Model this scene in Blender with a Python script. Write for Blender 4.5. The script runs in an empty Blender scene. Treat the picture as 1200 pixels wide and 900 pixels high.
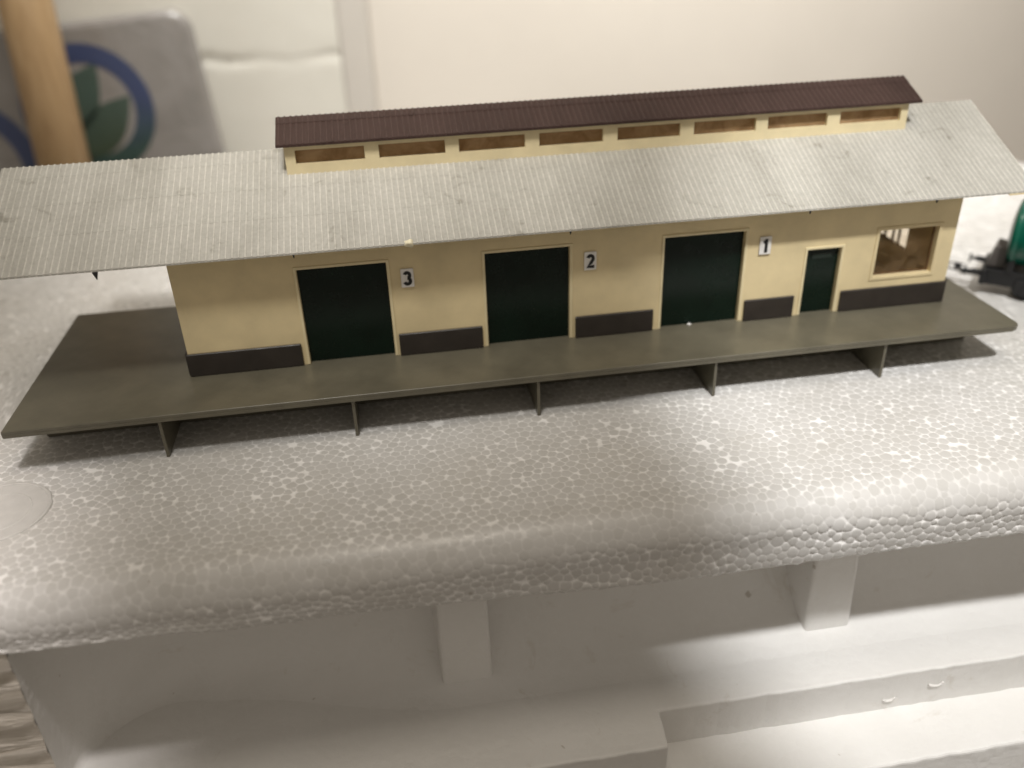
import bpy, bmesh, math, random
import numpy as np
from mathutils import Vector, Matrix
random.seed(7)
sc = bpy.context.scene
C = sc.collection
R = math.radians

# ------------------------------------------------------------------ helpers
def mesh_obj(name, verts, faces, mat=None, parent=None, smooth=False, uvs=None):
    me = bpy.data.meshes.new(name)
    me.from_pydata([tuple(v) for v in verts], [], faces)
    if uvs:
        uvl = me.uv_layers.new(name='UVMap')
        for l in me.loops:
            uvl.data[l.index].uv = uvs[l.vertex_index]
    if smooth:
        for p in me.polygons: p.use_smooth = True
    me.update()
    return link(name, me, mat, parent)

def link(name, me, mat=None, parent=None):
    o = bpy.data.objects.new(name, me); C.objects.link(o)
    if mat: me.materials.append(mat)
    if parent: o.parent = parent
    return o

def bm_obj(name, bm, mat=None, parent=None, smooth=False):
    bmesh.ops.recalc_face_normals(bm, faces=bm.faces)
    me = bpy.data.meshes.new(name); bm.to_mesh(me); bm.free()
    if smooth:
        for p in me.polygons: p.use_smooth = True
    return link(name, me, mat, parent)

def box(bm, x0, x1, y0, y1, z0, z1):
    vs = [bm.verts.new(p) for p in ((x0,y0,z0),(x1,y0,z0),(x1,y1,z0),(x0,y1,z0),(x0,y0,z1),(x1,y0,z1),(x1,y1,z1),(x0,y1,z1))]
    for f in ((0,3,2,1),(4,5,6,7),(0,1,5,4),(1,2,6,5),(2,3,7,6),(3,0,4,7)):
        bm.faces.new([vs[i] for i in f])
    return vs

def box_obj(name, b, mat, parent=None, bev=0.0, seg=2):
    bm = bmesh.new(); box(bm, *b)
    o = bm_obj(name, bm, mat, parent)
    if bev: bevel(o, bev, seg)
    return o

def bevel(o, w, seg=2):
    m = o.modifiers.new('bevel', 'BEVEL'); m.width = w; m.segments = seg
    m.limit_method = 'ANGLE'; m.angle_limit = R(35); m.harden_normals = False

def cyl(bm, p0, p1, r0, r1=None, n=20, caps=True):
    r1 = r0 if r1 is None else r1
    p0 = Vector(p0); p1 = Vector(p1); d = (p1-p0).normalized()
    a = d.orthogonal().normalized(); b = d.cross(a)
    rings = []
    for p, r in ((p0,r0),(p1,r1)):
        rings.append([bm.verts.new(p + (a*math.cos(t)+b*math.sin(t))*r) for t in [2*math.pi*i/n for i in range(n)]])
    for i in range(n):
        j = (i+1) % n
        bm.faces.new((rings[0][i], rings[0][j], rings[1][j], rings[1][i]))
    if caps:
        bm.faces.new(rings[0][::-1]); bm.faces.new(rings[1])

def lathe(bm, prof, origin, axis, n=48):
    """prof: (t along axis, radius)"""
    o = Vector(origin); d = Vector(axis).normalized()
    a = d.orthogonal().normalized(); b = d.cross(a)
    rings = []
    for t, r in prof:
        if r < 1e-6: rings.append([bm.verts.new(o+d*t)])
        else: rings.append([bm.verts.new(o+d*t+(a*math.cos(w)+b*math.sin(w))*r) for w in [2*math.pi*i/n for i in range(n)]])
    for k in range(len(rings)-1):
        A, B = rings[k], rings[k+1]
        for i in range(n):
            j = (i+1) % n
            if len(A) == 1 and len(B) > 1: bm.faces.new((A[0], B[i], B[j]))
            elif len(B) == 1 and len(A) > 1: bm.faces.new((A[i], A[j], B[0]))
            elif len(A) > 1: bm.faces.new((A[i], A[j], B[j], B[i]))

def torus(bm, c, R0, r, n=64, m=10, squash=1.0):
    rings = []
    for i in range(n):
        t = 2*math.pi*i/n
        rr = r*(0.75+0.5*random.random())
        rings.append([bm.verts.new((c[0]+(R0+rr*math.cos(w))*math.cos(t), c[1]+(R0+rr*math.cos(w))*math.sin(t), c[2]+rr*squash*math.sin(w))) for w in [2*math.pi*k/m for k in range(m)]])
    for i in range(n):
        for k in range(m):
            bm.faces.new((rings[i][k], rings[(i+1)%n][k], rings[(i+1)%n][(k+1)%m], rings[i][(k+1)%m]))

def panel(bm, xs, zs, holes, y0, y1, axis='x'):
    """wall sheet with rectangular openings, welded; axis 'x': runs along x between y0,y1; axis 'y': runs along y between x=y0..y1"""
    def solid(i, k):
        if i < 0 or k < 0 or i >= len(xs)-1 or k >= len(zs)-1: return False
        cx = (xs[i]+xs[i+1])/2; cz = (zs[k]+zs[k+1])/2
        return not any(a < cx < b and c < cz < d for a, b, c, d in holes)
    cache = {}
    def V(i, k, s):
        if (i,k,s) not in cache:
            yy = (y0, y1)[s]
            p = (xs[i], yy, zs[k]) if axis == 'x' else (yy, xs[i], zs[k])
            cache[(i,k,s)] = bm.verts.new(p)
        return cache[(i,k,s)]
    for i in range(len(xs)-1):
        for k in range(len(zs)-1):
            if not solid(i,k): continue
            bm.faces.new((V(i,k,0),V(i+1,k,0),V(i+1,k+1,0),V(i,k+1,0)))
            bm.faces.new((V(i,k,1),V(i,k+1,1),V(i+1,k+1,1),V(i+1,k,1)))
            if not solid(i-1,k): bm.faces.new((V(i,k,0),V(i,k+1,0),V(i,k+1,1),V(i,k,1)))
            if not solid(i+1,k): bm.faces.new((V(i+1,k,0),V(i+1,k,1),V(i+1,k+1,1),V(i+1,k+1,0)))
            if not solid(i,k-1): bm.faces.new((V(i,k,0),V(i,k,1),V(i+1,k,1),V(i+1,k,0)))
            if not solid(i,k+1): bm.faces.new((V(i,k+1,0),V(i+1,k+1,0),V(i+1,k+1,1),V(i,k+1,1)))

def tag(o, label, cat, group=None, kind=None):
    if label: o['label'] = label
    if cat: o['category'] = cat
    if group: o['group'] = group
    if kind: o['kind'] = kind
    return o

def empty(name, loc=(0,0,0), rz=0.0):
    o = bpy.data.objects.new(name, None); C.objects.link(o)
    o.location = loc; o.rotation_euler.z = rz; o.empty_display_size = .1
    return o

# ------------------------------------------------------------------ materials
H_TOP = -.1989
class NT:
    def __init__(s, name):
        s.m = bpy.data.materials.new(name); s.m.use_nodes = True
        s.t = s.m.node_tree; s.b = s.t.nodes['Principled BSDF']; s.out = s.t.nodes['Material Output']
    def n(s, typ, **kw):
        nd = s.t.nodes.new(typ)
        for k, v in kw.items():
            if k.startswith('i_'): nd.inputs[k[2:].replace('_',' ')].default_value = v
            else: setattr(nd, k, v)
        return nd
    def l(s, a, b): s.t.links.new(a, b)
    def math(s, op, a, b=None, c=None, clamp=False):
        nd = s.n('ShaderNodeMath', operation=op, use_clamp=clamp)
        for i, x in enumerate((a,b,c)):
            if x is None: continue
            if isinstance(x, (int,float)): nd.inputs[i].default_value = x
            else: s.l(x, nd.inputs[i])
        return nd.outputs[0]
    def ramp(s, fac, stops, interp='LINEAR'):
        nd = s.n('ShaderNodeValToRGB'); cr = nd.color_ramp; cr.interpolation = interp
        while len(cr.elements) < len(stops): cr.elements.new(0.5)
        for e, (p, c) in zip(cr.elements, stops):
            e.position = p; e.color = (*c, 1) if len(c) == 3 else c
        s.l(fac, nd.inputs[0]); return nd.outputs[0]
    def noise(s, vec, scale, detail=4, rough=.55, dist=0):
        nd = s.n('ShaderNodeTexNoise'); nd.inputs['Scale'].default_value = scale
        nd.inputs['Detail'].default_value = detail; nd.inputs['Roughness'].default_value = rough
        nd.inputs['Distortion'].default_value = dist
        if vec is not None: s.l(vec, nd.inputs['Vector'])
        return nd.outputs[0]
    def mix(s, fac, a, b, mode='MIX'):
        nd = s.n('ShaderNodeMix', data_type='RGBA', blend_type=mode)
        for i, x in ((0,fac),(6,a),(7,b)):
            if isinstance(x, (int,float)): nd.inputs[i].default_value = x
            elif isinstance(x, tuple): nd.inputs[i].default_value = (*x,1) if len(x)==3 else x
            else: s.l(x, nd.inputs[i])
        return nd.outputs[2]
    def bump(s, h, strength=.3, dist=.01, normal=None):
        nd = s.n('ShaderNodeBump'); nd.inputs['Strength'].default_value = strength; nd.inputs['Distance'].default_value = dist
        s.l(h, nd.inputs['Height'])
        if normal is not None: s.l(normal, nd.inputs['Normal'])
        s.l(nd.outputs[0], s.b.inputs['Normal']); return nd.outputs[0]
    def coord(s, which='Object'):
        return s.n('ShaderNodeTexCoord').outputs[which]

def plain(name, col, rough=.5, var=.15, nscale=12, bump=.1, bdist=.002, bscale=60, spec=.5, metal=0):
    k = NT(name); co = k.coord('Object')
    nz = k.noise(co, nscale, 5, .6)
    c = k.ramp(nz, [(.3, tuple(x*(1-var) for x in col)), (.7, tuple(min(1,x*(1+var)) for x in col))])
    k.l(c, k.b.inputs['Base Color'])
    rr = k.ramp(k.noise(co, nscale*1.7, 4), [(.3,(rough*.85,)*3),(.7,(min(1,rough*1.15),)*3)])
    k.l(rr, k.b.inputs['Roughness'])
    k.b.inputs['Specular IOR Level'].default_value = spec
    k.b.inputs['Metallic'].default_value = metal
    if bump: k.bump(k.noise(co, bscale, 4, .6), bump, bdist)
    return k.m

def foam_bead_mat():
    k = NT('bead_foam'); uv = k.coord('UV'); ob = k.coord('Object')
    def attr(nm):
        nd = k.n('ShaderNodeAttribute'); nd.attribute_name = nm; return nd.outputs['Fac']
    gap, hgt, rnd = attr('bead_gap'), attr('bead_height'), attr('bead_tone')
    sz = k.n('ShaderNodeSeparateXYZ'); k.l(ob, sz.inputs[0])
    front = k.ramp(k.math('MULTIPLY', k.math('SUBTRACT', H_TOP-.045, sz.outputs[2]), 12), [(0,(0,0,0)),(1,(1,1,1))])   # moulded front face
    flat = k.ramp(k.math('MULTIPLY', k.math('ADD', sz.outputs[1], 1.045), 14), [(0,(.38,)*3),(1,(1,1,1))])               # rubbed smooth along the rounded edge
    fade = k.ramp(k.noise(uv, 2.6, 4, .65), [(.25,(.5,)*3),(.55,(1,1,1))])
    gf = k.math('MULTIPLY', k.math('MULTIPLY', gap, fade), k.math('MAXIMUM', flat, k.math('MULTIPLY', front, .95)), clamp=True)
    cell = k.ramp(rnd, [(0,(.60,.59,.57)),(1,(.645,.635,.62))])
    big = k.ramp(k.noise(uv, 1.3, 4, .6), [(.3,(.91,.895,.87)),(.7,(1,1,1))])
    c = k.mix(gf, cell, (.97,.96,.95))
    c = k.mix(1.0, c, big, 'MULTIPLY')
    spk = k.ramp(k.noise(uv, 26, 2, .5), [(.745,(1,1,1)),(.77,(.55,.50,.43))])
    c = k.mix(.6, c, spk, 'MULTIPLY')
    k.l(c, k.b.inputs['Base Color'])
    k.l(k.ramp(rnd, [(0,(.24,)*3),(1,(.44,)*3)]), k.b.inputs['Roughness'])
    k.b.inputs['Specular IOR Level'].default_value = .5
    amt = k.math('ADD', k.math('MULTIPLY', flat, .30), k.math('MULTIPLY', front, .58))
    h = k.math('ADD', k.math('MULTIPLY', hgt, amt), k.math('MULTIPLY', k.noise(uv, 90, 3), .06))
    h = k.math('ADD', h, k.math('MULTIPLY', k.noise(uv, 6, 4, .6), .35))
    k.bump(h, .8, .006)
    return k.m

def foam_smooth_mat(name='smooth_foam', g=1.0):
    k = NT(name); co = k.coord('Object')
    v = k.n('ShaderNodeTexVoronoi', feature='F1'); v.inputs['Scale'].default_value = 23; k.l(co, v.inputs['Vector'])
    e = k.n('ShaderNodeTexVoronoi', feature='DISTANCE_TO_EDGE'); e.inputs['Scale'].default_value = 23; k.l(co, e.inputs['Vector'])
    line = k.ramp(e.outputs['Distance'], [(0,(1,1,1)),(.09,(0,0,0))])
    patch = k.ramp(k.noise(co, 3.5, 4, .6), [(.42,(0,0,0)),(.62,(1,1,1))])
    c = k.ramp(k.noise(co, 2.0, 5, .6), [(.3,(.80*g,.785*g,.755*g)),(.7,(.86*g,.845*g,.82*g))])
    c = k.mix(k.math('MULTIPLY', k.math('MULTIPLY', line, patch), .08), c, (.93,.925,.91))
    spk = k.ramp(k.noise(co, 15, 2, .5), [(.765,(1,1,1)),(.80,(.45,.40,.33))])
    c = k.mix(.6, c, spk, 'MULTIPLY')
    scuff = k.ramp(k.noise(co, 6, 5, .7, .7), [(.62,(1,1,1)),(.72,(.86,.83,.79))])
    c = k.mix(.7, c, scuff, 'MULTIPLY')
    k.l(c, k.b.inputs['Base Color']); k.b.inputs['Roughness'].default_value = .5
    h = k.math('ADD', k.math('MULTIPLY', k.math('MULTIPLY', v.outputs['Distance'], -.5), k.math('ADD', patch, .25)), k.math('MULTIPLY', k.noise(co, 30, 4, .6), .5))
    h = k.math('ADD', h, k.math('MULTIPLY', k.noise(co, 5, 4, .6), 1.2))
    k.bump(h, .35, .012)
    return k.m

def foam_cut_mat():
    k = NT('layered_foam'); co = k.coord('Object')
    mp = k.n('ShaderNodeMapping'); mp.inputs['Scale'].default_value = (1.6, 1.6, 11); k.l(co, mp.inputs['Vector'])
    nz = k.noise(mp.outputs[0], 1.6, 6, .65, .8)
    c = k.ramp(nz, [(.28,(.30,.25,.19)),(.42,(.50,.45,.38)),(.6,(.60,.55,.48)),(.75,(.70,.66,.6))])
    spk = k.ramp(k.noise(co, 13, 2, .5), [(.70,(1,1,1)),(.715,(.06,.05,.04))])
    c = k.mix(1.0, c, spk, 'MULTIPLY')
    k.l(c, k.b.inputs['Base Color']); k.b.inputs['Roughness'].default_value = .5
    k.bump(nz, .8, .03)
    return k.m

PITCH = .0245
def corrugated_mat(name, valley, crest, rough, dirt, spec=.5):
    k = NT(name); co = k.coord('Object')
    sx = k.n('ShaderNodeSeparateXYZ'); k.l(co, sx.inputs[0])
    ph = k.math('FRACT', k.math('DIVIDE', sx.outputs[0], PITCH))
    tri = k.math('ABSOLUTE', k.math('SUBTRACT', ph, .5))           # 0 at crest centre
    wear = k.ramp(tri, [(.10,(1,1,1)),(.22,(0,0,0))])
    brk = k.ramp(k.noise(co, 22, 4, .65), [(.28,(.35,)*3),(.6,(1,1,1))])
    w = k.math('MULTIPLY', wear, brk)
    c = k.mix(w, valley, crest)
    st = k.n('ShaderNodeMapping'); st.inputs['Scale'].default_value = (1.0, .35, .35); k.l(co, st.inputs['Vector'])
    big = k.ramp(k.noise(st.outputs[0], 3.2, 6, .65, .3), [(.3,tuple(dirt)),(.58,(1,1,1))])
    c = k.mix(1.0, c, big, 'MULTIPLY')
    fine = k.ramp(k.noise(co, 70, 3, .6), [(.3,(.86,.86,.85)),(.6,(1,1,1))])
    c = k.mix(1.0, c, fine, 'MULTIPLY')
    smu = k.ramp(k.noise(co, 7.5, 3, .55, 1.2), [(.63,(1,1,1)),(.74,(.66,.65,.62))])
    c = k.mix(1.0, c, smu, 'MULTIPLY')
    k.l(c, k.b.inputs['Base Color']); k.b.inputs['Roughness'].default_value = rough
    k.b.inputs['Specular IOR Level'].default_value = spec
    k.bump(k.noise(co, 120, 3, .6), .12, .002)
    return k.m

def glass_mat(name, tint, dens, rough, streak):
    k = NT(name); co = k.coord('Object')
    tr = k.n('ShaderNodeBsdfTransparent'); tr.inputs[0].default_value = (*tint, 1)
    nz = k.noise(co, 14, 3, .6, .6)
    k.l(k.ramp(nz, [(.35,(.44,.28,.14)),(.7,(.56,.39,.22))]), k.b.inputs['Base Color'])
    k.b.inputs['Roughness'].default_value = rough
    mx = k.n('ShaderNodeMixShader')
    f = k.ramp(nz, [(.35,(dens,)*3),(.75,(min(1,dens+streak),)*3)])
    k.l(f, mx.inputs[0]); k.l(tr.outputs[0], mx.inputs[1]); k.l(k.b.outputs[0], mx.inputs[2])
    k.l(mx.outputs[0], k.out.inputs['Surface'])
    return k.m

M = dict(
    bead=foam_bead_mat(), smooth=foam_smooth_mat('smooth_foam', .90), cut=foam_cut_mat(),
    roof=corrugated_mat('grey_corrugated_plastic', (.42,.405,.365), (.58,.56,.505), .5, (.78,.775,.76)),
    brown=corrugated_mat('brown_corrugated_plastic', (.053,.031,.026), (.078,.049,.042), .5, (.75,.75,.75), .22),
    cream=plain('cream_plastic', (.70,.58,.345), .36, .10, 5, .06, .002, 45),
    cream_frame=plain('pale_cream_plastic', (.74,.635,.40), .40, .08, 9, .05, .002, 45),
    olive=plain('olive_grey_plastic', (.118,.107,.076), .34, .16, 6, .10, .002, 55),
    dado=plain('dark_brown_plastic', (.030,.024,.020), .42, .2, 10, .06, .002, 55),
    green=plain('dark_green_plastic', (.0026,.0095,.0056), .26, .2, 10, .03, .001, 40, spec=.3),
    greenplate=plain('grey_green_plate', (.018,.028,.022), .4, .2, 20, .03, .001, 40, spec=.3),
    white=plain('white_card', (.78,.76,.73), .5, .06, 40, .03, .001, 90),
    crumb=plain('pale_foam_crumb', (.72,.66,.48), .6, .1, 60, .2, .003, 120),
    disc=plain('pressed_foam', (.60,.585,.56), .45, .06, 20, .3, .004, 45),
    black=plain('black_print', (.006,.006,.006), .5, .1, 30, 0),
    shade_pane=glass_mat('clouded_shade_brown_pane', (.75,.55,.28), .45, .75, .2),  # cloudy clear pane; brown of the shaded interior put into its colour
    clear=glass_mat('clear_pane', (.93,.88,.80), .04, .06, .10),
    frame=plain('brown_window_frame', (.10,.05,.02), .45, .2, 20, .05),
    tank=plain('green_enamel', (.003,.095,.06), .22, .12, 6, .02, .001, 50),
    tankend=plain('grey_green_enamel', (.075,.115,.10), .35, .12, 6, .02, .001, 50),
    chassis=plain('black_wagon_plastic', (.006,.006,.0065), .5, .2, 14, .06, .002, 60),
    gunmetal=plain('dark_grey_plastic', (.075,.066,.060), .5, .15, 14, .06, .002, 60),
    steel=plain('blackened_steel', (.20,.19,.18), .35, .15, 20, .05, .002, 60, metal=.8),
    wood=None, wrap=None, wall=None, wall2=None, table=None, trim=None,
)
# ---- wooden pole
k = NT('pale_pine'); co = k.coord('Object')
mp = k.n('ShaderNodeMapping'); mp.inputs['Scale'].default_value = (6, 6, .7); k.l(co, mp.inputs['Vector'])
nz = k.noise(mp.outputs[0], 2.5, 6, .6, .6)
k.l(k.ramp(nz, [(.3,(.36,.23,.115)),(.5,(.45,.30,.155)),(.7,(.50,.345,.19))]), k.b.inputs['Base Color'])
k.b.inputs['Roughness'].default_value = .45; k.bump(nz, .15, .01); M['wood'] = k.m
# ---- glossy plastic wrap
k = NT('glossy_wrapping_film'); co = k.coord('Object')
nz = k.noise(co, 2.2, 5, .6, .4)
k.l(k.ramp(nz, [(.3,(.25,.235,.22)),(.7,(.33,.31,.295))]), k.b.inputs['Base Color'])
k.b.inputs['Roughness'].default_value = .2; k.b.inputs['Coat Weight'].default_value = .8; k.b.inputs['Coat Roughness'].default_value = .08
k.bump(k.noise(co, 5, 4, .6, 1.0), .45, .04); M['wrap'] = k.m
def wrap_print(name, c0, c1):
    k = NT(name); co = k.coord('Object'); s = k.n('ShaderNodeSeparateXYZ'); k.l(co, s.inputs[0])
    f = k.math('ADD', k.math('MULTIPLY', s.outputs[2], .9), k.math('ADD', .5, k.math('MULTIPLY', k.noise(co, 3, 3), .25)))
    k.l(k.ramp(f, [(.3,c0),(.7,c1)]), k.b.inputs['Base Color']); k.b.inputs['Roughness'].default_value = .3
    k.bump(k.noise(co, 5, 4, .6, 1.0), .4, .03)
    return k.m
M['ring'] = wrap_print('printed_ring', (.045,.085,.075), (.06,.08,.17))
M['leaf'] = wrap_print('printed_leaf', (.06,.085,.055), (.08,.12,.10))
# ---- painted block wall
k = NT('white_painted_blockwork'); co = k.coord('Object')
c = k.ramp(k.noise(co, 1.2, 5, .6), [(.3,(.74,.72,.65)),(.7,(.79,.77,.70))])
k.l(c, k.b.inputs['Base Color']); k.b.inputs['Roughness'].default_value = .5
k.bump(k.noise(co, 7, 5, .6), .25, .02); M['wall'] = k.m
M['wall2'] = plain('smooth_cream_panel_paint', (.74,.69,.62), .55, .03, .8, .06, .01, 5)
M['trim'] = plain('cool_white_trim_paint', (.63,.595,.545), .45, .03, 1, .06, .01, 5)
M['table'] = plain('grey_worktop', (.30,.28,.26), .5, .12, 3, .08, .004, 20)

# ------------------------------------------------------------------ setting
tag(box_obj('table', (-6, 11, -4.5, 5.4, -1.75, -1.6), M['table']), None, None, kind='structure')
floor_ = mesh_obj('floor', [(-30,-30,-9),(30,-30,-9),(30,30,-9),(-30,30,-9)], [(0,1,2,3)], M['table'])
tag(floor_, None, None, kind='structure')

# block wall with a mortar joint (left), flat trim strip, smooth panel (right)
def wall_sheet():
    xs = [-9 + i*.05 for i in range(int((1.135+9)/.05)+1)] + [1.135]
    zs = [-9,-3] + [-1.4+.03*i for i in range(140)] + [4,9]
    joints = [.555-1.15*k for k in range(-4,4)]
    V, F = [], []
    for z in zs:
        for x in xs:
            wob = .016*math.sin(x*5.1+z*2)+.012*math.sin(x*13+1.3)+.008*math.sin(x*31)
            d = 0.0
            for j in joints:
                q = (z-j-wob)/.035
                if abs(q) < 4: d += .022*math.exp(-q*q) * (.65+.35*math.sin(x*4.3+j*3)) * random.uniform(.4,1.5)
            V.append((x, 4.6 + d + .004*math.sin(x*3.1)*math.sin(z*2.7), z))
    n = len(xs)
    for a in range(len(zs)-1):
        for b in range(n-1):
            F.append((a*n+b, a*n+b+1, a*n+n+b+1, a*n+n+b))
    return mesh_obj('block_wall', V, F, M['wall'], smooth=True)
tag(wall_sheet(), 'cream painted block wall with one rough mortar joint, behind the brown roof at left', 'wall')
o = box_obj('wall_trim', (1.137, 1.40, 4.57, 4.75, -9, 9), M['trim'], None, .035, 4)
tag(o, 'narrow upright cool white trim strip between block wall and smooth panel', 'trim')
o = box_obj('smooth_wall', (1.402, 16, 4.615, 4.75, -9, 9), M['wall2'], None, .01, 2)
tag(o, 'smooth plain beige white wall behind the right part of the shed roof', 'wall')

# ------------------------------------------------------------------ foam box
H = -.1989
fb = empty('foam_box', (0,0,0))
tag(fb, 'large white bead foam packing box with rounded edge that carries the model shed', 'foam box')
zb_pts = [(-3,-.372),(-.007,-.385),(.3,-.391),(.56,-.40),(.62,-.418),(1.07,-.434),(1.667,-.451),(2.294,-.474),(2.95,-.476),(3.65,-.466),(7,-.462)]
def zbot(x):
    for (a,za),(b,zb) in zip(zb_pts, zb_pts[1:]):
        if a <= x <= b: return za+(zb-za)*(x-a)/(b-a)
    return -.45
def bead_field(U, Vv):
    """packed beads of uneven size over the unrolled sheet: gap mask, dome height, tone per bead"""
    p = .0395; rows = p*.866
    rg = np.random.default_rng(11)
    u0, v0 = U.min()-3*p, Vv.min()-3*p
    ni = int((U.max()-u0)/p)+6; nj = int((Vv.max()-v0)/rows)+6
    I, J = np.meshgrid(np.arange(ni), np.arange(nj), indexing='ij')
    cx = u0 + (I + .5*(J % 2))*p + rg.normal(0, .27*p, I.shape)
    cy = v0 + J*rows + rg.normal(0, .27*p, I.shape)
    rad = .5*p*np.clip(rg.normal(1.0, .15, I.shape), .62, 1.30)
    for it in range(12):                                   # push overlapping beads apart
        dx = np.zeros_like(cx); dy = np.zeros_like(cy)
        for di in (-1,0,1):
            for dj in (-2,-1,0,1,2):
                if di == 0 and dj == 0: continue
                nx_ = np.roll(np.roll(cx, -di, 0), -dj, 1); ny_ = np.roll(np.roll(cy, -di, 0), -dj, 1)
                nr = np.roll(np.roll(rad, -di, 0), -dj, 1)
                ex, ey = cx-nx_, cy-ny_; d = np.sqrt(ex*ex+ey*ey)+1e-9
                ov = np.clip(rad+nr-d, -.12*p, .5*p); ov = np.where(d < 1.6*p, ov, 0)
                ov = np.where(ov > 0, ov, ov*.15)
                dx += .22*ov*ex/d; dy += .22*ov*ey/d
        cx += np.clip(dx, -.15*p, .15*p); cy += np.clip(dy, -.15*p, .15*p)
    tone = rg.random(I.shape); lift = rg.random(I.shape)
    j0 = np.round((Vv-v0)/rows).astype(int)
    d1 = np.full(U.shape, 9.); d2 = np.full(U.shape, 9.); r1 = np.full(U.shape, p/2); t1 = np.zeros(U.shape); l1 = np.zeros(U.shape)
    for dj in (-2,-1,0,1,2):
        j = np.clip(j0+dj, 0, nj-1)
        i0 = np.round((U-u0)/p - .5*(j % 2)).astype(int)
        for di in (-2,-1,0,1,2):
            i = np.clip(i0+di, 0, ni-1)
            r = rad[i,j]; d = np.hypot(U-cx[i,j], Vv-cy[i,j]) - r
            near = d < d1
            d2 = np.where(near, d1, np.minimum(d2, d))
            d1 = np.where(near, d, d1); r1 = np.where(near, r, r1); t1 = np.where(near, tone[i,j], t1); l1 = np.where(near, lift[i,j], l1)
    sm = lambda x, a, b: (lambda t: t*t*(3-2*t))(np.clip((x-a)/(b-a), 0, 1))
    gap = np.maximum(sm(d1, -.0022, .0028), .75*(1-sm(d2-d1, .0, .0062)))
    t = np.clip((d1+r1)/r1, 0, 1.3)
    hgt = .30*l1 + 1 - .45*t**4
    return gap, hgt, t1

def slab():
    xs = np.concatenate([np.arange(-1.4,-.62,.03), np.arange(-.62,4.45,.0045), np.arange(4.45,6.2,.03)])
    zb0 = np.array([zbot(x) for x in xs]); rg = np.random.default_rng(3)
    # ragged lower edge: beads broken off along it
    jag = np.interp(xs, np.arange(-1.5,6.4,.021), rg.uniform(-1,1,len(np.arange(-1.5,6.4,.021))))
    zb0 = zb0 + .0045*jag*np.where(xs > .6, 1, .25)
    wav = .006*np.sin(xs*1.7)+.004*np.sin(xs*4.1+.6)
    rad = .125 + .010*np.sin(xs*2.3)
    yf = -1.10 + .008*np.sin(xs*1.1)
    yc = yf + rad; zc = H_TOP - rad
    ys = np.concatenate([np.arange(2.6,.62,-.011), np.arange(.62,.0,-.03), np.arange(.0,-.905,-.0045)])
    cols = [(np.full_like(xs, y), H_TOP + wav*.35*np.clip((-.6-y)/.3, 0, 1), 0*xs, 1+0*xs) for y in ys]
    for q in np.linspace(.06, .94, 15):
        cols.append((-.902+(yc+.902)*q, H_TOP + wav*.35, 0*xs, 1+0*xs))
    for t in np.linspace(0, math.pi/2, 44):
        cols.append((yc-rad*math.sin(t), zc+rad*math.cos(t)+wav*.35*(1-t/(math.pi/2)), 0*xs-math.sin(t), 0*xs+math.cos(t)))
    for q in np.linspace(.02, 1, 32):
        tuck = .010*np.clip((q-.86)/.14, 0, 1)**2
        cols.append((yf + .006*np.sin(xs*3.3+q*4)*q + tuck, zc+(zb0-zc)*q, 0*xs-1, 0*xs))
    for y in (-1.06,-.9,-.45): cols.append((np.full_like(xs, y), zb0-.001, 0*xs, 0*xs-1))
    Y = np.array([c[0] for c in cols]).T; Z = np.array([c[1] for c in cols]).T
    NY = np.array([c[2] for c in cols]).T; NZ = np.array([c[3] for c in cols]).T
    m = np.argmin(abs(xs-2.0))
    S = np.concatenate([[0], np.cumsum(np.hypot(np.diff(Y[m]), np.diff(Z[m])))])
    n, w = Y.shape
    X = np.repeat(xs[:,None], w, 1); SS = np.repeat(S[None,:], n, 0)
    gap, hgt, tone = bead_field(X, SS)
    fr = np.clip((H_TOP-.05-Z)*12, 0, 1)
    disp = .0030*(hgt-1.1)*fr
    Y += NY*disp; Z += NZ*disp
    co = np.stack([X, Y, Z], -1).reshape(-1, 3).astype(np.float32)
    idx = np.arange(n*w).reshape(n, w)
    quads = np.stack([idx[:-1,:-1], idx[:-1,1:], idx[1:,1:], idx[1:,:-1]], -1).reshape(-1, 4)
    me = bpy.data.meshes.new('top_slab')
    nq = len(quads)
    me.vertices.add(n*w); me.vertices.foreach_set('co', co.ravel())
    me.loops.add(nq*4); me.loops.foreach_set('vertex_index', quads.ravel().astype(np.int32))
    me.polygons.add(nq); me.polygons.foreach_set('loop_start', np.arange(0, nq*4, 4, dtype=np.int32))
    me.polygons.foreach_set('use_smooth', np.ones(nq, dtype=bool))
    uvl = me.uv_layers.new(name='UVMap')
    uvl.data.foreach_set('uv', np.stack([X, SS], -1).reshape(-1, 2)[quads.ravel()].astype(np.float32).ravel())
    for nm, A in (('bead_gap', gap), ('bead_height', hgt), ('bead_tone', tone)):
        at_ = me.attributes.new(nm, 'FLOAT', 'POINT'); at_.data.foreach_set('value', A.astype(np.float32).ravel())
    me.update(calc_edges=True); me.validate()
    return link('top_slab', me, M['bead'], fb)
slab()
# block that closes the rear of the box below the slab
box_obj('rear_block', (-1.395, 6.15, -.40, 2.55, -1.6, -.48), M['smooth'], fb, .01)
# left end block, rough layered front
bm = bmesh.new()
nx, nz = 24, 40
vv = {}
for i in range(nx+1):
    for j in range(nz+1):
        x = -1.39+1.385*i/nx; z = -1.6 + 1.23*j/nz
        d = .010*math.sin(z*46+1.5*math.sin(x*2.0)) + .006*math.sin(z*83+x*5)
        if i == nx: d *= .4
        vv[i,j] = bm.verts.new((x, -1.094 + d, z))
for i in range(nx):
    for j in range(nz): bm.faces.new((vv[i,j],vv[i+1,j],vv[i+1,j+1],vv[i,j+1]))
bm_obj('end_face', bm, M['cut'], fb, smooth=True)
box_obj('end_block', (-1.39, -.012, -1.075, -.43, -1.6, -.40), M['smooth'], fb)
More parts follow.
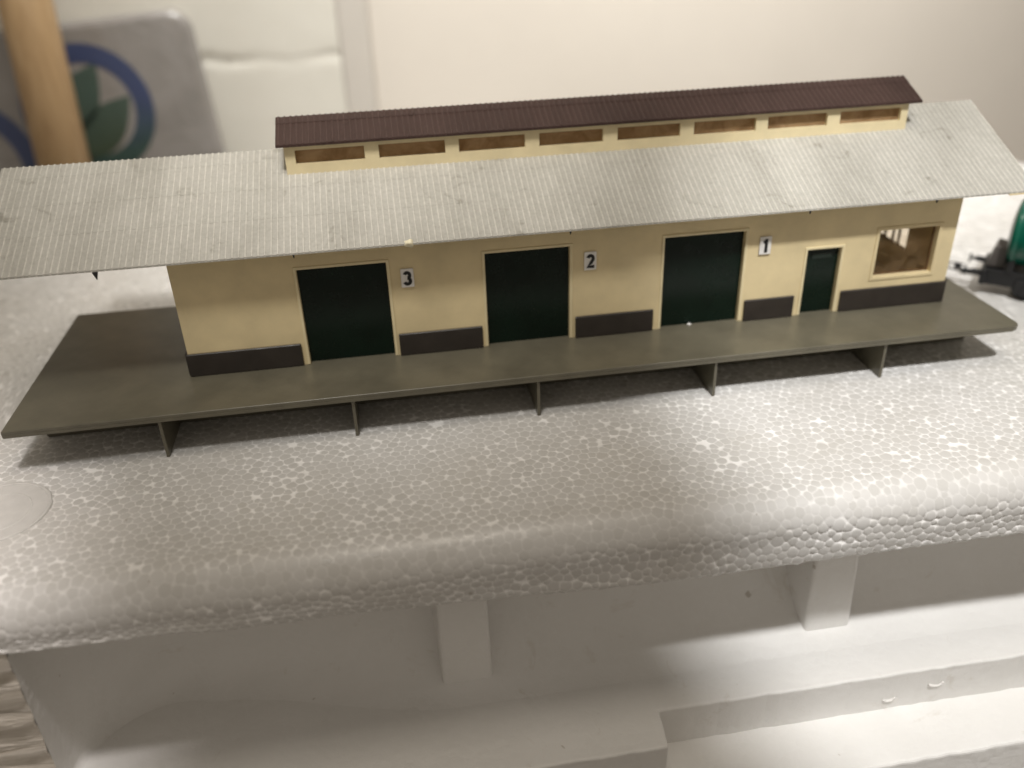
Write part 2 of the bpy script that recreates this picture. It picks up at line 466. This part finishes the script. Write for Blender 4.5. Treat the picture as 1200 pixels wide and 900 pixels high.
# recess: rear wall, fillet and floor swept along x
def recess():
    def prof(f):
        r = .02+.36*f
        P = [(.0,-.40),(.03*f,-.55)]
        for i in range(17):
            t = math.pi/2*i/16
            P.append((.035*f + r*(1-math.cos(t)), -1.103 + r*(1-math.sin(t))))
        return P
    cr, xl, yb = .46, -.004, -.60
    path = [((xl, -1.094+.02*i), (1,0), 0.0) for i in range(2)]
    for i in range(25):
        t = math.pi/2*i/24
        path.append(((xl+cr-cr*math.cos(t), yb-cr+cr*math.sin(t)), (math.cos(t), -math.sin(t)), .03+.42*(t/(math.pi/2))**1.5))
    ss = lambda q: (lambda c: c*c*(3-2*c))(max(0, min(1, q)))
    path += [((xl+cr+.05*i, yb), (0,-1), .45+.55*ss(i/20)) for i in range(1,112)]
    V, F = [], []
    for (px,py),(ix,iy),f in path:
        pr = prof(f)
        for d, z in pr: V.append((px+ix*d, py+iy*d+.004*math.sin(px*2.7), z))
    n = len(pr)
    for i in range(len(path)-1):
        for j in range(n-1): F.append((i*n+j, i*n+j+1, (i+1)*n+j+1, (i+1)*n+j))
    return mesh_obj('recess_wall', V, F, M['smooth'], fb, smooth=True)
recess()
# recess floor (L-shaped step) and the lower ledge
def prism(name, pts, z0, z1, mat, bev, seg=3):
    q = []
    for i, (x, y) in enumerate(pts):                 # slightly uneven moulded edge
        x2, y2 = pts[(i+1) % len(pts)]; n_ = max(1, int(math.hypot(x2-x, y2-y)/.05))
        for k_ in range(n_):
            w_ = 0 if k_ == 0 else random.uniform(-.0035, .0035)
            q.append((x+(x2-x)*k_/n_ + (w_ if abs(y2-y) > abs(x2-x) else 0), y+(y2-y)*k_/n_ + (w_ if abs(x2-x) >= abs(y2-y) else 0)))
    pts = q
    bm = bmesh.new()
    lo = [bm.verts.new((x,y,z0)) for x,y in pts]; hi = [bm.verts.new((x,y,z1)) for x,y in pts]
    bm.faces.new(lo[::-1]); bm.faces.new(hi)
    for i in range(len(pts)):
        j = (i+1) % len(pts); bm.faces.new((lo[i],lo[j],hi[j],hi[i]))
    o = bm_obj(name, bm, mat, fb); bevel(o, bev, seg); return o
prism('recess_floor', [(-.004,-1.300),(2.214,-1.300),(2.226,-1.135),(6.1,-1.150),(6.1,-.43),(-.004,-.43)], -1.45, -1.10, M['smooth'], .010)
prism('lower_ledge', [(-.9,-1.405),(6.1,-1.380),(6.1,-1.0),(-.9,-1.0)], -1.6, -1.30, M['smooth'], .014)
def rib(x0, x1):
    bm = bmesh.new()
    top = -.40; bot = -1.105
    pts = [(x0+.005,-.835,top),(x1-.005,-.835,top),(x1+.03,-.425,top),(x0-.03,-.425,top),
           (x0,-.872,bot),(x1,-.872,bot),(x1+.03,-.425,bot),(x0-.03,-.425,bot)]
    v = [bm.verts.new(p) for p in pts]
    for f in ((0,1,2,3),(7,6,5,4),(0,4,5,1),(1,5,6,2),(2,6,7,3),(3,7,4,0)): bm.faces.new([v[i] for i in f])
    o = bm_obj('rib', bm, M['smooth'], fb); bevel(o, .016, 3)
for a in (1.40, 2.955, 4.51): rib(a, a+.205)
# round mould mark
bm = bmesh.new()
torus(bm, (-.155,-.555,H+.0005), .182, .0080, 80, 8, .7)
torus(bm, (-.155,-.555,H+.0005), .118, .0055, 64, 8, .6)
bm_obj('mould_mark', bm, M['disc'], fb, smooth=True)
bm = bmesh.new(); cyl(bm, (-.155,-.555,H-.004), (-.155,-.555,H+.0022), .181, n=64)
bm_obj('mould_disc', bm, M['disc'], fb)
# little bead pocks on the lower step face
for (x,z,r) in ((3.42,-1.185,.030),(3.22,-1.235,.026)):
    bm = bmesh.new()
    for i in range(14):
        t = math.pi*(1.1+ .9*i/13); t2 = math.pi*(1.1+ .9*(i+1)/13)
        if i < 13: cyl(bm, (x+r*math.cos(t),-1.142,z+r*.6*math.sin(t)), (x+r*math.cos(t2),-1.142,z+r*.6*math.sin(t2)), .006, n=8)
    bm_obj('bead_rim', bm, M['white'], fb, smooth=True)

# ------------------------------------------------------------------ goods shed model
L0, L1 = .4992, 3.8857
DEP = .94
DOORW, DH = .36, .4275
SX, SW, SH = 3.188, .1591, .3121
WX0, WX1, WZ0, WZ1 = 3.5185, 3.7999, .1533, .3729
EY, EZ, RY, RZ = -.1077, .53, .4708, .7968
SL = (RZ-EZ)/(RY-EY)
def roofz(y): return EZ + SL*(min(y, 2*RY-y)-EY)

shed = empty('model_goods_shed', (0,0,0))
tag(shed, 'plastic model goods shed with cream walls, grey corrugated roof and numbered green doors', 'model building')

# walls: front, back, two gables as ONE mesh
bm = bmesh.new()
doors = [.9893, 1.7557, 2.5308]
holes = [(d, d+DOORW, -.01, DH) for d in doors] + [(SX, SX+SW, -.01, SH), (WX0, WX1, WZ0, WZ1)]
wt = roofz(0)-.016
xs = sorted({L0, L1} | {v for h in holes for v in h[:2]})
zs = sorted({.0005, DH, SH, WZ0, WZ1, wt})
T = .030
panel(bm, xs, zs, holes, 0, T)
bwin = [(.8,1.1,.17,.37),(3.3,3.6,.17,.37)]
panel(bm, sorted({L0,L1}|{v for h in bwin for v in h[:2]}), [.0005,.17,.37,wt], bwin, DEP-T, DEP)
EW = (.30,.76,.135,.40)      # opening in the right gable
panel(bm, [T+.001,EW[0],EW[1],DEP-T-.001], [.0005,EW[2],EW[3],wt], [EW], L1-T, L1, 'y')
panel(bm, [T+.001,DEP-T-.001], [.0005,wt], [], L0, L0+T, 'y')
for x in (L0, L1-T):          # gable triangles
    pts = [(T+.001,wt+.0006),(DEP-T-.001,wt+.0006),(RY,RZ-.018)]
    a = [bm.verts.new((x,y,z)) for y,z in pts]; b = [bm.verts.new((x+T,y,z)) for y,z in pts]
    bm.faces.new(a); bm.faces.new(b[::-1])
    for i in range(3): bm.faces.new((a[i],b[i],b[(i+1)%3],a[(i+1)%3]))
bm_obj('wall', bm, M['cream'], shed)
# inner partition behind the office
box_obj('partition', (3.40, 3.415, T+.002, DEP-T-.002, .001, wt-.001), M['cream'], shed)

# corrugated roof builder
def corr_roof(name, x0, x1, ey, ez, ry, rz, rows, amp, lap, thick, mat, parent):
    n = int(round((x1-x0)/PITCH)); 
    offs = [(0.0,0.0),(.14,.0),(.30,.06),(.40,.80),(.5,1.0),(.60,.80),(.70,.06),(.86,0.0)]
    xs, hs = [], []
    k0 = math.ceil(x0/PITCH)
    for i in range(n+1):
        for u, h in offs:
            x = (k0+i+u)*PITCH
            if x > x1: break
            xs.append(x); hs.append(h*amp)
    fr = [k/rows if not isinstance(rows, (list,tuple)) else None for k in range(1)] 
    st = rows
    prof = []
    for a, b in zip(st, st[1:]):
        prof.append((a, lap)); prof.append((b, 0.0))
    V, F = [], []
    def pt(s, off, back):
        y = ey + (ry-ey)*s; z = ez + (rz-ez)*s + off
        return ((2*ry-y) if back else y, z)
    chain = [(pt(s,o,False)) for s,o in prof] + [(pt(s,o,True)) for s,o in reversed(prof)]
    # drop duplicate ridge point
    m = len(prof); chain.pop(m)
    under = [(ey, ez-thick), (ry, rz-thick), (2*ry-ey, ez-thick)]
    nc = len(chain)
    rs = random.Random(5)
    for x, h in zip(xs, hs):
        for j, (y, z) in enumerate(chain): V.append((x, y, z+h))
        for (y, z) in under: V.append((x, y, z))
    w = nc+3
    for i in range(len(xs)-1):
        a, b = i*w, (i+1)*w
        for j in range(nc-1): F.append((a+j, b+j, b+j+1, a+j+1))
        F.append((a+nc, b+nc, b, a))                    # front eave edge
        F.append((a+nc-1, b+nc-1, b+nc+2, a+nc+2))      # rear eave edge
        F.append((a+nc, a+nc+1, b+nc+1, b+nc)); F.append((a+nc+1, a+nc+2, b+nc+2, b+nc+1))
    for a, rev in ((0, False), ((len(xs)-1)*w, True)):
        loop = list(range(a, a+nc)) + [a+nc+2, a+nc+1, a+nc]
        F.append(tuple(loop[::-1] if rev else loop))
    return mesh_obj(name, V, F, mat, parent)
corr_roof('roof', -.185, 4.154, EY, EZ+.008, RY, RZ+.004, [0,.325,.605,.875,1.0], .0032, .0009, .006, M['roof'], shed)
# yellowed verge strip at the right gable end
bm = bmesh.new()
for s0, s1 in ((0,1),):
    pts = [(EY-.001,EZ+.0012),(RY,RZ-.0028),(2*RY-EY,EZ+.0012),(2*RY-EY,EZ-.005),(RY,RZ-.009),(EY-.001,EZ-.005)]
    a = [bm.verts.new((4.02,y,z)) for y,z in pts]; b = [bm.verts.new((4.150,y,z)) for y,z in pts]
    bm.faces.new(a[::-1]); bm.faces.new(b)
    for i in range(6): bm.faces.new((a[i],b[i],b[(i+1)%6],a[(i+1)%6]))
bm_obj('verge_strip', bm, M['cream'], shed)
# little moulding pegs under the eave
for x in (.262, 1.0, 2.1, 3.126, 3.698):
    bm = bmesh.new(); big_ = x < .3; cyl(bm, (x,-.088,.526), (x,-.088,.494 if big_ else .512), .013 if big_ else .006, .002, 4)
    bm_obj('eave_peg', bm, M['chassis'], shed)

# clerestory
CY, CX0, CX1, CT = .3124, .984, 3.743, .8424
cb = roofz(CY)
cl = empty('clerestory', (0,0,0)); cl.parent = shed
cw = [(1.026,1.310),(1.370,1.648),(1.706,1.990),(2.052,2.332),(2.396,2.678),(2.740,3.025),(3.080,3.359),(3.419,3.710)]
bm = bmesh.new()
chole = [(a,b,.771,.828) for a,b in cw]
xs = sorted({CX0,CX1}|{v for h in chole for v in h[:2]})
panel(bm, xs, [cb-.02,.771,.828,CT+.004], chole, CY, CY+.018)
CB = 2*RY-CY
panel(bm, xs, [cb-.02,.771,.828,CT+.004], chole, CB-.018, CB)
for x in (CX0, CX1-.018):
    pts = [(CY+.019,roofz(CY)-.012),(CY+.019,CT+.004),(RY,.912),(CB-.019,CT+.004),(CB-.019,roofz(CY)-.012),(RY,RZ-.012)]
    a = [bm.verts.new((x,y,z)) for y,z in pts]; b = [bm.verts.new((x+.018,y,z)) for y,z in pts]
    bm.faces.new(a); bm.faces.new(b[::-1])
    for i in range(6): bm.faces.new((a[i],b[i],b[(i+1)%6],a[(i+1)%6]))
bm_obj('clerestory_wall', bm, M['cream_frame'], cl)
for i, (a, b) in enumerate(cw):
    p = box_obj('clerestory_pane', (a-.004, b+.004, CY+.0195, CY+.024, .766, .833), M['shade_pane'], cl)
    box_obj('clerestory_pane', (a-.004, b+.004, CB-.024, CB-.0195, .766, .833), M['shade_pane'], cl)
corr_roof('clerestory_roof', .940, 3.7928, .2895, .8560, RY, .9330, [0,.74,1.0], .0034, .0022, .008, M['brown'], cl)

# doors and their raised surrounds
def surround(x0, x1, h, name, parent, t=.013):
    bm = bmesh.new()
    y0, y1 = -.0045, .012
    pts = [(x0-t,.0008),(x0-t,h+t),(x1+t,h+t),(x1+t,.0008),(x1+.001,.0008),(x1+.001,h+.001),(x0-.001,h+.001),(x0-.001,.0008)]
    # front/back as 3 quads each
    q = [(0,1,6,7),(1,2,5,6),(2,3,4,5)]
    A = [bm.verts.new((x,y0,z)) for x,z in pts]; B = [bm.verts.new((x,y1,z)) for x,z in pts]
    q2 = [(0,1,6,7),(1,2,5,6),(2,3,4,5)]
    for f in q2:
        bm.faces.new([A[i] for i in f]); bm.faces.new([B[i] for i in f[::-1]])
    for i in range(8):
        j = (i+1) % 8; bm.faces.new((A[i],B[i],B[j],A[j]))
    o = bm_obj(name, bm, M['cream_frame'], parent); bevel(o, .0025, 2); return o
def plank_door(name, x0, x1, h, parent, n):
    bm = bmesh.new(); box(bm, x0-.004, x1+.004, .022, .029, .0009, h+.004)
    return bm_obj(name, bm, M['green'], parent)
for x in doors:
    d = plank_door('loading_door', x, x+DOORW, DH, shed, 9)
    surround(x, x+DOORW, DH, 'door_surround', d)
d = plank_door('office_door', SX, SX+SW, SH, shed, 1)
surround(SX, SX+SW, SH, 'door_surround', d)
o = box_obj('door_sign', (SX+.034, SX+.126, .0185, .0205, .262, .287), M['greenplate'], d)

# office window
w = None
bm = bmesh.new()
f = .007
panel(bm, [WX0-.003,WX0+f,WX1-f,WX1+.003], [WZ0-.003,WZ0+f,WZ1-f,WZ1+.003], [(WX0+f,WX1-f,WZ0+f,WZ1-f)], .0235, .0315)
w = bm_obj('window', bm, M['frame'], shed)
box_obj('window_pane', (WX0+.002, WX1-.002, .0265, .0275, WZ0+.002, WZ1-.002), M['clear'], w)
bm = bmesh.new()
t = .016
panel(bm, [WX0-t,WX0-.0005,WX1+.0005,WX1+t], [WZ0-t,WZ0-.0005,WZ1+.0005,WZ1+t], [(WX0-.0005,WX1+.0005,WZ0-.0005,WZ1+.0005)], -.0045, .011)
o = bm_obj('window_surround', bm, M['cream'], w); bevel(o, .002, 2)
# gable window with glazing bars
bm = bmesh.new(); y0, y1, z0, z1 = EW
for yy in (y0+.004, .385, .435, .505, .575, .665, y1-.004):
    box(bm, L1-.024, L1-.014, yy-.005, yy+.005, z0-.002, z1+.002)
box(bm, L1-.0235, L1-.0145, y0-.002, y1+.002, z0-.002, z0+.008)
bm_obj('gable_window', bm, M['frame'], shed)
# things glimpsed inside the office: low ledges of the moulding
bm = bmesh.new()
box(bm, 3.56, 3.62, .12, .30, .001, .05); box(bm, 3.68, 3.74, .10, .30, .001, .05)
bm_obj('interior_moulding', bm, M['dado'], shed)

# dado strips
def dado(x0, x1, h=.103):
    o = box_obj('dado_strip', (x0, x1, -.013, -.0006, .0008, h), M['dado'], shed); bevel(o, .005, 3)
for a, b in ((L0-.006,.962),(1.371,1.731),(2.140,2.492),(2.914,3.149),(3.372,L1+.004)): dado(a, b)
o = box_obj('dado_strip', (L0-.0125, L0-.0006, .001, DEP, .0008, .103), M['dado'], shed); bevel(o, .004, 2)
o = box_obj('dado_strip', (L1+.0006, L1+.0125, .001, DEP, .0008, .103), M['dado'], shed); bevel(o, .004, 2)

# number plates
dg = bpy.context.evaluated_depsgraph_get()
def stroke_mesh(bm, pts, w, y0, y1):
    """bold flat stroke along a polyline in the x-z plane, mitred, rounded by its sampling"""
    n = len(pts); L, Rr = [], []
    for i, (x, z) in enumerate(pts):
        a = pts[max(0,i-1)]; b = pts[min(n-1,i+1)]
        dx, dz = b[0]-a[0], b[1]-a[1]; q = math.hypot(dx,dz) or 1
        nx_, nz_ = -dz/q, dx/q
        L.append((x+nx_*w/2, z+nz_*w/2)); Rr.append((x-nx_*w/2, z-nz_*w/2))
    loop = L + Rr[::-1]
    A = [bm.verts.new((x,y0,z)) for x,z in loop]; B = [bm.verts.new((x,y1,z)) for x,z in loop]
    m = len(loop)
    for i in range(n-1):
        bm.faces.new((A[i],A[i+1],A[m-2-i],A[m-1-i])); bm.faces.new((B[i],B[m-1-i],B[m-2-i],B[i+1]))
    for i in range(m): bm.faces.new((A[i],B[i],B[(i+1)%m],A[(i+1)%m]))
def arc(cx, cz, rx, rz, a0, a1, n=14):
    return [(cx+rx*math.cos(R(a0+(a1-a0)*i/n)), cz+rz*math.sin(R(a0+(a1-a0)*i/n))) for i in range(n+1)]
def digit(ch, x, z, size, parent):
    """size = height; strokes in a unit box (width .5, height 1, centred)"""
    w = .225
    if ch == '1': st = [[(.04,-.5),(.04,.5)], [(.075,.44),(-.03,.33),(-.17,.24)]]
    elif ch == '2': st = [arc(0,.19,.185,.215,165,-25) + [(.02,-.16),(-.20,-.405),(.27,-.405)]]
    else: st = [arc(-.01,.205,.175,.20,160,-80,16), arc(-.01,-.20,.195,.21,85,-160,18)]
    bm = bmesh.new()
    for i, pl_ in enumerate(st):
        stroke_mesh(bm, [(x+px*size, z+pz*size) for px,pz in pl_], w*size, -.0102-.0004*i, -.0086)
    return bm_obj('digit', bm, M['black'], parent)
for ch, x0, z0 in (('3',1.404,.3125),('2',2.177,.3155),('1',2.956,.3135)):
    pl = box_obj('number_plate', (x0, x0+.054, -.0088, -.0005, z0, z0+.083), M['white'], shed); bevel(pl, .006, 3)
    digit(ch, x0+.027, z0+.0415, .061, pl)

# platform: deck, plinth, support fins
def deck():
    pts = [(-.163,-.3114),(4.076-.03,-.3114),(4.076-.009,-.303),(4.076,-.28),(4.076,.775),(-.163,.775)]
    bm = bmesh.new()
    lo = [bm.verts.new((x,y,-.0286)) for x,y in pts]; hi = [bm.verts.new((x,y,0)) for x,y in pts]
    bm.faces.new(lo[::-1]); bm.faces.new(hi)
    for i in range(len(pts)):
        j = (i+1) % len(pts); bm.faces.new((lo[i],lo[j],hi[j],hi[i]))
    o = bm_obj('platform_deck', bm, M['olive'], shed); bevel(o, .004, 3); return o
deck()
box_obj('deck_lip', (-.158, 4.04, -.3135, -.3116, -.0275, -.0150), M['olive'], shed)
o = box_obj('plinth', (-.125, 4.03, -.045, .74, -.1985, -.029), M['olive'], shed); bevel(o, .01, 3)
for x in (.4104, 1.1605, 1.9191, 2.6852, 3.4548):
    o = box_obj('support_fin', (x-.0065, x+.0065, -.300, -.044, -.1983, -.0289), M['olive'], shed); bevel(o, .002, 2)

# loose crumbs
def crumb(name, loc, size, label, cat, mat, seed, sq=(1,1,1)):
    bm = bmesh.new(); bmesh.ops.create_icosphere(bm, subdivisions=3, radius=size)
    rs = random.Random(seed)
    ph = [rs.uniform(0,6) for _ in range(6)]
    for v in bm.verts:
        d = 1+.22*math.sin(v.co.x/size*3+ph[0])+.2*math.sin(v.co.y/size*4+ph[1])*math.sin(v.co.z/size*3+ph[2])
        v.co = Vector((v.co.x*sq[0], v.co.y*sq[1], v.co.z*sq[2]))*d
    o = bm_obj(name, bm, mat, None, True); o.location = loc
    return tag(o, label, cat)
crumb('foam_crumb', (1.446,-.103,.538), .0155, 'small pale crumb stuck on the edge of the grey roof above plate 3', 'crumb', M['crumb'], 2, (1.1,.8,1))
crumb('plastic_chip', (2.669,.006,.0055), .011, 'tiny white chip lying on the platform at the foot of door 1', 'chip', M['white'], 5, (.8,.7,.5))

# ------------------------------------------------------------------ tank wagon (right edge)
wg = empty('tank_wagon', (4.465,.505,H), R(-41))
tag(wg, 'green model tank wagon with black chassis standing on the foam at the right edge', 'model wagon')
LW = 1.05
# local: +x along the wagon, y across, z up from the foam
fr = bmesh.new()
for s in (-1,1): box(fr, .02, LW-.02, s*.088-.012, s*.088+.012, .062, .147)
box(fr, .0, .03, -.135, .135, .070, .150); box(fr, LW-.03, LW, -.135, .135, .070, .150)
box(fr, .03, LW-.03, -.06, .06, .11, .135)
for x in (.22, LW-.22):
    for s in (-1,1):
        box(fr, x-.055, x+.055, s*.104-.008, s*.104+.008, .035, .115); box(fr, x-.02, x+.02, s*.114-.006, s*.114+.006, .03, .075)
o = bm_obj('underframe', fr, M['chassis'], wg); bevel(o, .004, 2)
tk = bmesh.new()
rt = .165; zc = .335
lathe(tk, [(.10,.15),(.112,rt),(LW-.112,rt),(LW-.10,.15)], (0,0,zc), (1,0,0), 56)
tank_o = bm_obj('tank', tk, M['tank'], wg, True)
for x, s in ((.10,-1),(LW-.10,1)):
    te = bmesh.new()
    lathe(te, [(0,.1635),(.008,.156),(.018,.13),(.026,.09),(.030,.045),(.031,0)], (x+s*-.014,0,zc), (s,0,0), 56)
    bm_obj('tank_end', te, M['tankend'], wg, True)
for x in (.125, .38, LW-.38, LW-.125):
    bn = bmesh.new(); lathe(bn, [(-.008,rt+.0005),(-.008,rt+.004),(.008,rt+.004),(.008,rt+.0005)], (x,0,zc), (1,0,0), 56)
    bm_obj('tank_band', bn, M['tank'], tank_o)
dm = bmesh.new(); cyl(dm, (LW/2,0,zc+rt-.01), (LW/2,0,zc+rt+.03), .05, n=28); cyl(dm, (LW/2,0,zc+rt+.0305), (LW/2,0,zc+rt+.042), .042, .034, n=28)
bm_obj('filler_dome', dm, M['tank'], tank_o)
for x in (.13, .42, LW-.42, LW-.13):
    sd = bmesh.new(); box(sd, x-.014, x+.014, -.115, .115, .1475, .222)
    bm_obj('tank_saddle', sd, M['chassis'], wg)
# end boards with tapered sides
for x, s in ((.012,1),(LW-.012,-1)):
    for yy in (.0,):
        bm = bmesh.new()
        pts = [(x,.1505),(x+s*.085,.1505),(x+s*.085,.255),(x+s*.030,.262)]
        a = [bm.verts.new((px,yy-.07,pz)) for px,pz in pts]; b = [bm.verts.new((px,yy+.07,pz)) for px,pz in pts]
        bm.faces.new(a); bm.faces.new(b[::-1])
        for i in range(4): bm.faces.new((a[i],b[i],b[(i+1)%4],a[(i+1)%4]))
        o = bm_obj('end_bracket', bm, M['gunmetal'], wg); bevel(o, .004, 2)
for x, s in ((0,-1),(LW,1)):
    for yy in (-.1,.1):
        bm = bmesh.new()
        cyl(bm, (x+s*.0003,yy,.122), (x+s*.045,yy,.122), .017, .014, 20)
        cyl(bm, (x+s*.045,yy,.122), (x+s*.070,yy,.122), .008, n=16)
        cyl(bm, (x+s*.070,yy,.122), (x+s*.077,yy,.122), .027, n=28)
        bm_obj('buffer', bm, M['chassis'], wg)
    bm = bmesh.new()
    box(bm, min(x,x+s*.10), max(x,x+s*.10), -.016, .016, .070, .090)
    box(bm, min(x+s*.10,x+s*.135), max(x+s*.10,x+s*.135), -.006, .006, .075, .118)
    o = bm_obj('coupling', bm, M['chassis'], wg); bevel(o, .002, 1)
    bm = bmesh.new()
    P = [(x+s*.09,-.045,.098),(x+s*.165,-.045,.098),(x+s*.165,.045,.098),(x+s*.09,.045,.098)]
    for i in range(3): cyl(bm, P[i], P[i+1], .005, n=8)
    bm_obj('coupling_loop', bm, M['steel'], o)
for x in (.22, LW-.22):
    bm = bmesh.new(); cyl(bm, (x,-.088,.058), (x,.088,.058), .009, n=12)
    ax = bm_obj('axle', bm, M['steel'], wg)
    for s in (-1,1):
        bm = bmesh.new()
        lathe(bm, [(-.012,0),(-.012,.062),(-.008,.065),(-.006,.058),(.010,.057),(.010,.048),(.004,.046),(.004,.018),(.012,.016),(.012,0)], (x,s*.076,.060), (0,s,0), 36)
        bm_obj('wheel', bm, M['chassis'], ax, False)

# ------------------------------------------------------------------ wrapped pack and pole behind
pk = empty('wrapped_pack', (.16,4.32,-1.58))
pk.rotation_euler = (R(-3), R(-4.2), 0)
tag(pk, 'grey pack in glossy film with a round blue and green print, leaning on the wall', 'pack')
PW, PH, PD = 2.55, 2.60, .17
bm = bmesh.new()
rad = .17; pts = []
for cx, cz, a0 in ((-rad,PH-rad,0),(-PW+rad,PH-rad,90),(-PW+rad,rad,180),(-rad,rad,270)):
    for i in range(9):
        t = R(a0+90*i/8); pts.append((cx+rad*math.cos(t), cz+rad*math.sin(t)))
a = [bm.verts.new((x,0,z)) for x,z in pts]; b = [bm.verts.new((x,PD,z)) for x,z in pts]
bm.faces.new(a); bm.faces.new(b[::-1])
for i in range(len(pts)):
    j = (i+1) % len(pts); bm.faces.new((a[i],b[i],b[j],a[j]))
o = bm_obj('film_cover', bm, M['wrap'], pk, True); bevel(o, .07, 5)
# round print
def annulus(c, r0, r1, a0, a1, y, n=64):
    bm = bmesh.new(); A=[]; B=[]
    for i in range(n+1):
        t = R(a0+(a1-a0)*i/n)
        A.append(bm.verts.new((r0*math.cos(t), 0, r0*math.sin(t)))); B.append(bm.verts.new((r1*math.cos(t), 0, r1*math.sin(t))))
    for i in range(n): bm.faces.new((A[i],B[i],B[i+1],A[i+1]))
    for f_ in list(bm.faces): pass
    r = bmesh.ops.extrude_face_region(bm, geom=list(bm.faces))
    bmesh.ops.translate(bm, vec=(0,.003,0), verts=[v for v in r['geom'] if isinstance(v, bmesh.types.BMVert)])
    o = bm_obj('printed_ring', bm, M['ring'], pk); o.location = (c[0], y, c[1]); return o
RC = (-.97, 1.93)
annulus(RC, .37, .52, -12, 348, -.004)
annulus((-2.06, 1.58), .44, .60, -12, 348, -.004)
def leaf(pts, rot):
    bm = bmesh.new(); cx, cz = RC
    P = []
    for x, z in pts:
        c, s = math.cos(R(rot)), math.sin(R(rot)); P.append((c*x-s*z, s*x+c*z))
    A = [bm.verts.new((x,0,z)) for x,z in P]; B = [bm.verts.new((x,.003,z)) for x,z in P]
    bm.faces.new(A); bm.faces.new(B[::-1])
    for i in range(len(P)): bm.faces.new((A[i],B[i],B[(i+1)%len(P)],A[(i+1)%len(P)]))
    o = bm_obj('printed_leaf', bm, M['leaf'], pk); o.location = (cx, -.004, cz)
def lens(L, W, n=14):
    up = [(L*(i/n-.5)*2, W*math.sin(math.pi*i/n)) for i in range(n+1)]
    return up + [(x,-z) for x,z in reversed(up[1:-1])]
leaf([(x-.02, z+.10) for x,z in lens(.40,.17)], 50)
leaf([(x-.06, z-.17) for x,z in lens(.38,.16)], 40)

bm = bmesh.new()
nseg = 30
for i in range(nseg+1): pass
p0 = Vector((-1.05,3.62,-1.6)); p1 = Vector((-1.06,4.22,2.9))
cyl(bm, p0, p1, .195, .180, 40)
o = bm_obj('wooden_pole', bm, M['wood'], None, True)
tag(o, 'round pale wooden pole leaning in front of the film wrapped pack', 'pole')

# ------------------------------------------------------------------ light
W = bpy.data.worlds.new('World'); sc.world = W; W.use_nodes = True
bg = W.node_tree.nodes['Background']; bg.inputs[0].default_value = (1.0,.885,.75,1); bg.inputs[1].default_value = .25

def aim(o, target):
    o.rotation_euler = (Vector(target)-o.location).to_track_quat('-Z','Y').to_euler()
def spot(name, loc, target, power, half, blend, size, col):
    l = bpy.data.lights.new(name, 'SPOT'); l.energy = power; l.spot_size = R(half*2); l.spot_blend = blend; l.shadow_soft_size = size; l.color = col
    o = bpy.data.objects.new(name, l); C.objects.link(o); o.location = loc; aim(o, target); return o
def area(name, loc, target, power, sx, sy, col):
    l = bpy.data.lights.new(name, 'AREA'); l.shape = 'RECTANGLE'; l.size = sx; l.size_y = sy; l.energy = power; l.color = col
    o = bpy.data.objects.new(name, l); C.objects.link(o); o.location = loc; aim(o, target); return o
KP = (.3,-3.0,8.0)
spot('key_lamp', KP, (1.55,1.6,.2), 2250, 13, .28, .9, (1.0,.97,.92))  # cone edge set to imitate a person's shadow on the front foam
spot('added_spot_right', (3.3,-4.6,8.0), (5.1,-.50,-.3), 2850, 16.3, .10, .30, (1.0,.995,.985))  # added spot for the right foam; its edge imitates the shadow's right side
spot('added_spot_left', KP, (-1.45,-1.2,-.2), 2200, 11, .16, .40, (1.0,.94,.91))  # added spot for the left foam, leaving the unlit middle as a shadow
area('overhead_fill', (1.6,-1.2,8), (1.8,0,0), 105, 2.4, 2.4, (1.0,.91,.78))  # added overhead fill standing in for ambient room light
l = area('rear_wash', (3.2,2.3,6.2), (3.6,4.5,0), 165, 7.5, .8, (1.0,.985,.95)); l.data.spread = R(75)  # added wash to brighten the wall and rear foam

# ------------------------------------------------------------------ camera
cam = bpy.data.cameras.new('Camera'); co_ = bpy.data.objects.new('Camera', cam); C.objects.link(co_)
cam.sensor_fit = 'HORIZONTAL'; cam.sensor_width = 36; cam.lens = 1021.88/1200*36
co_.location = (1.3698,-3.3854,1.7281); co_.rotation_euler = (1.05655,.03156,-.1591)
cam.clip_start = .05; cam.clip_end = 200
cam.dof.use_dof = True; cam.dof.focus_distance = 3.4; cam.dof.aperture_fstop = .42
sc.camera = co_
vs = sc.view_settings; vs.view_transform = 'Standard'; vs.look = 'None'; vs.exposure = 0.24; vs.gamma = 1
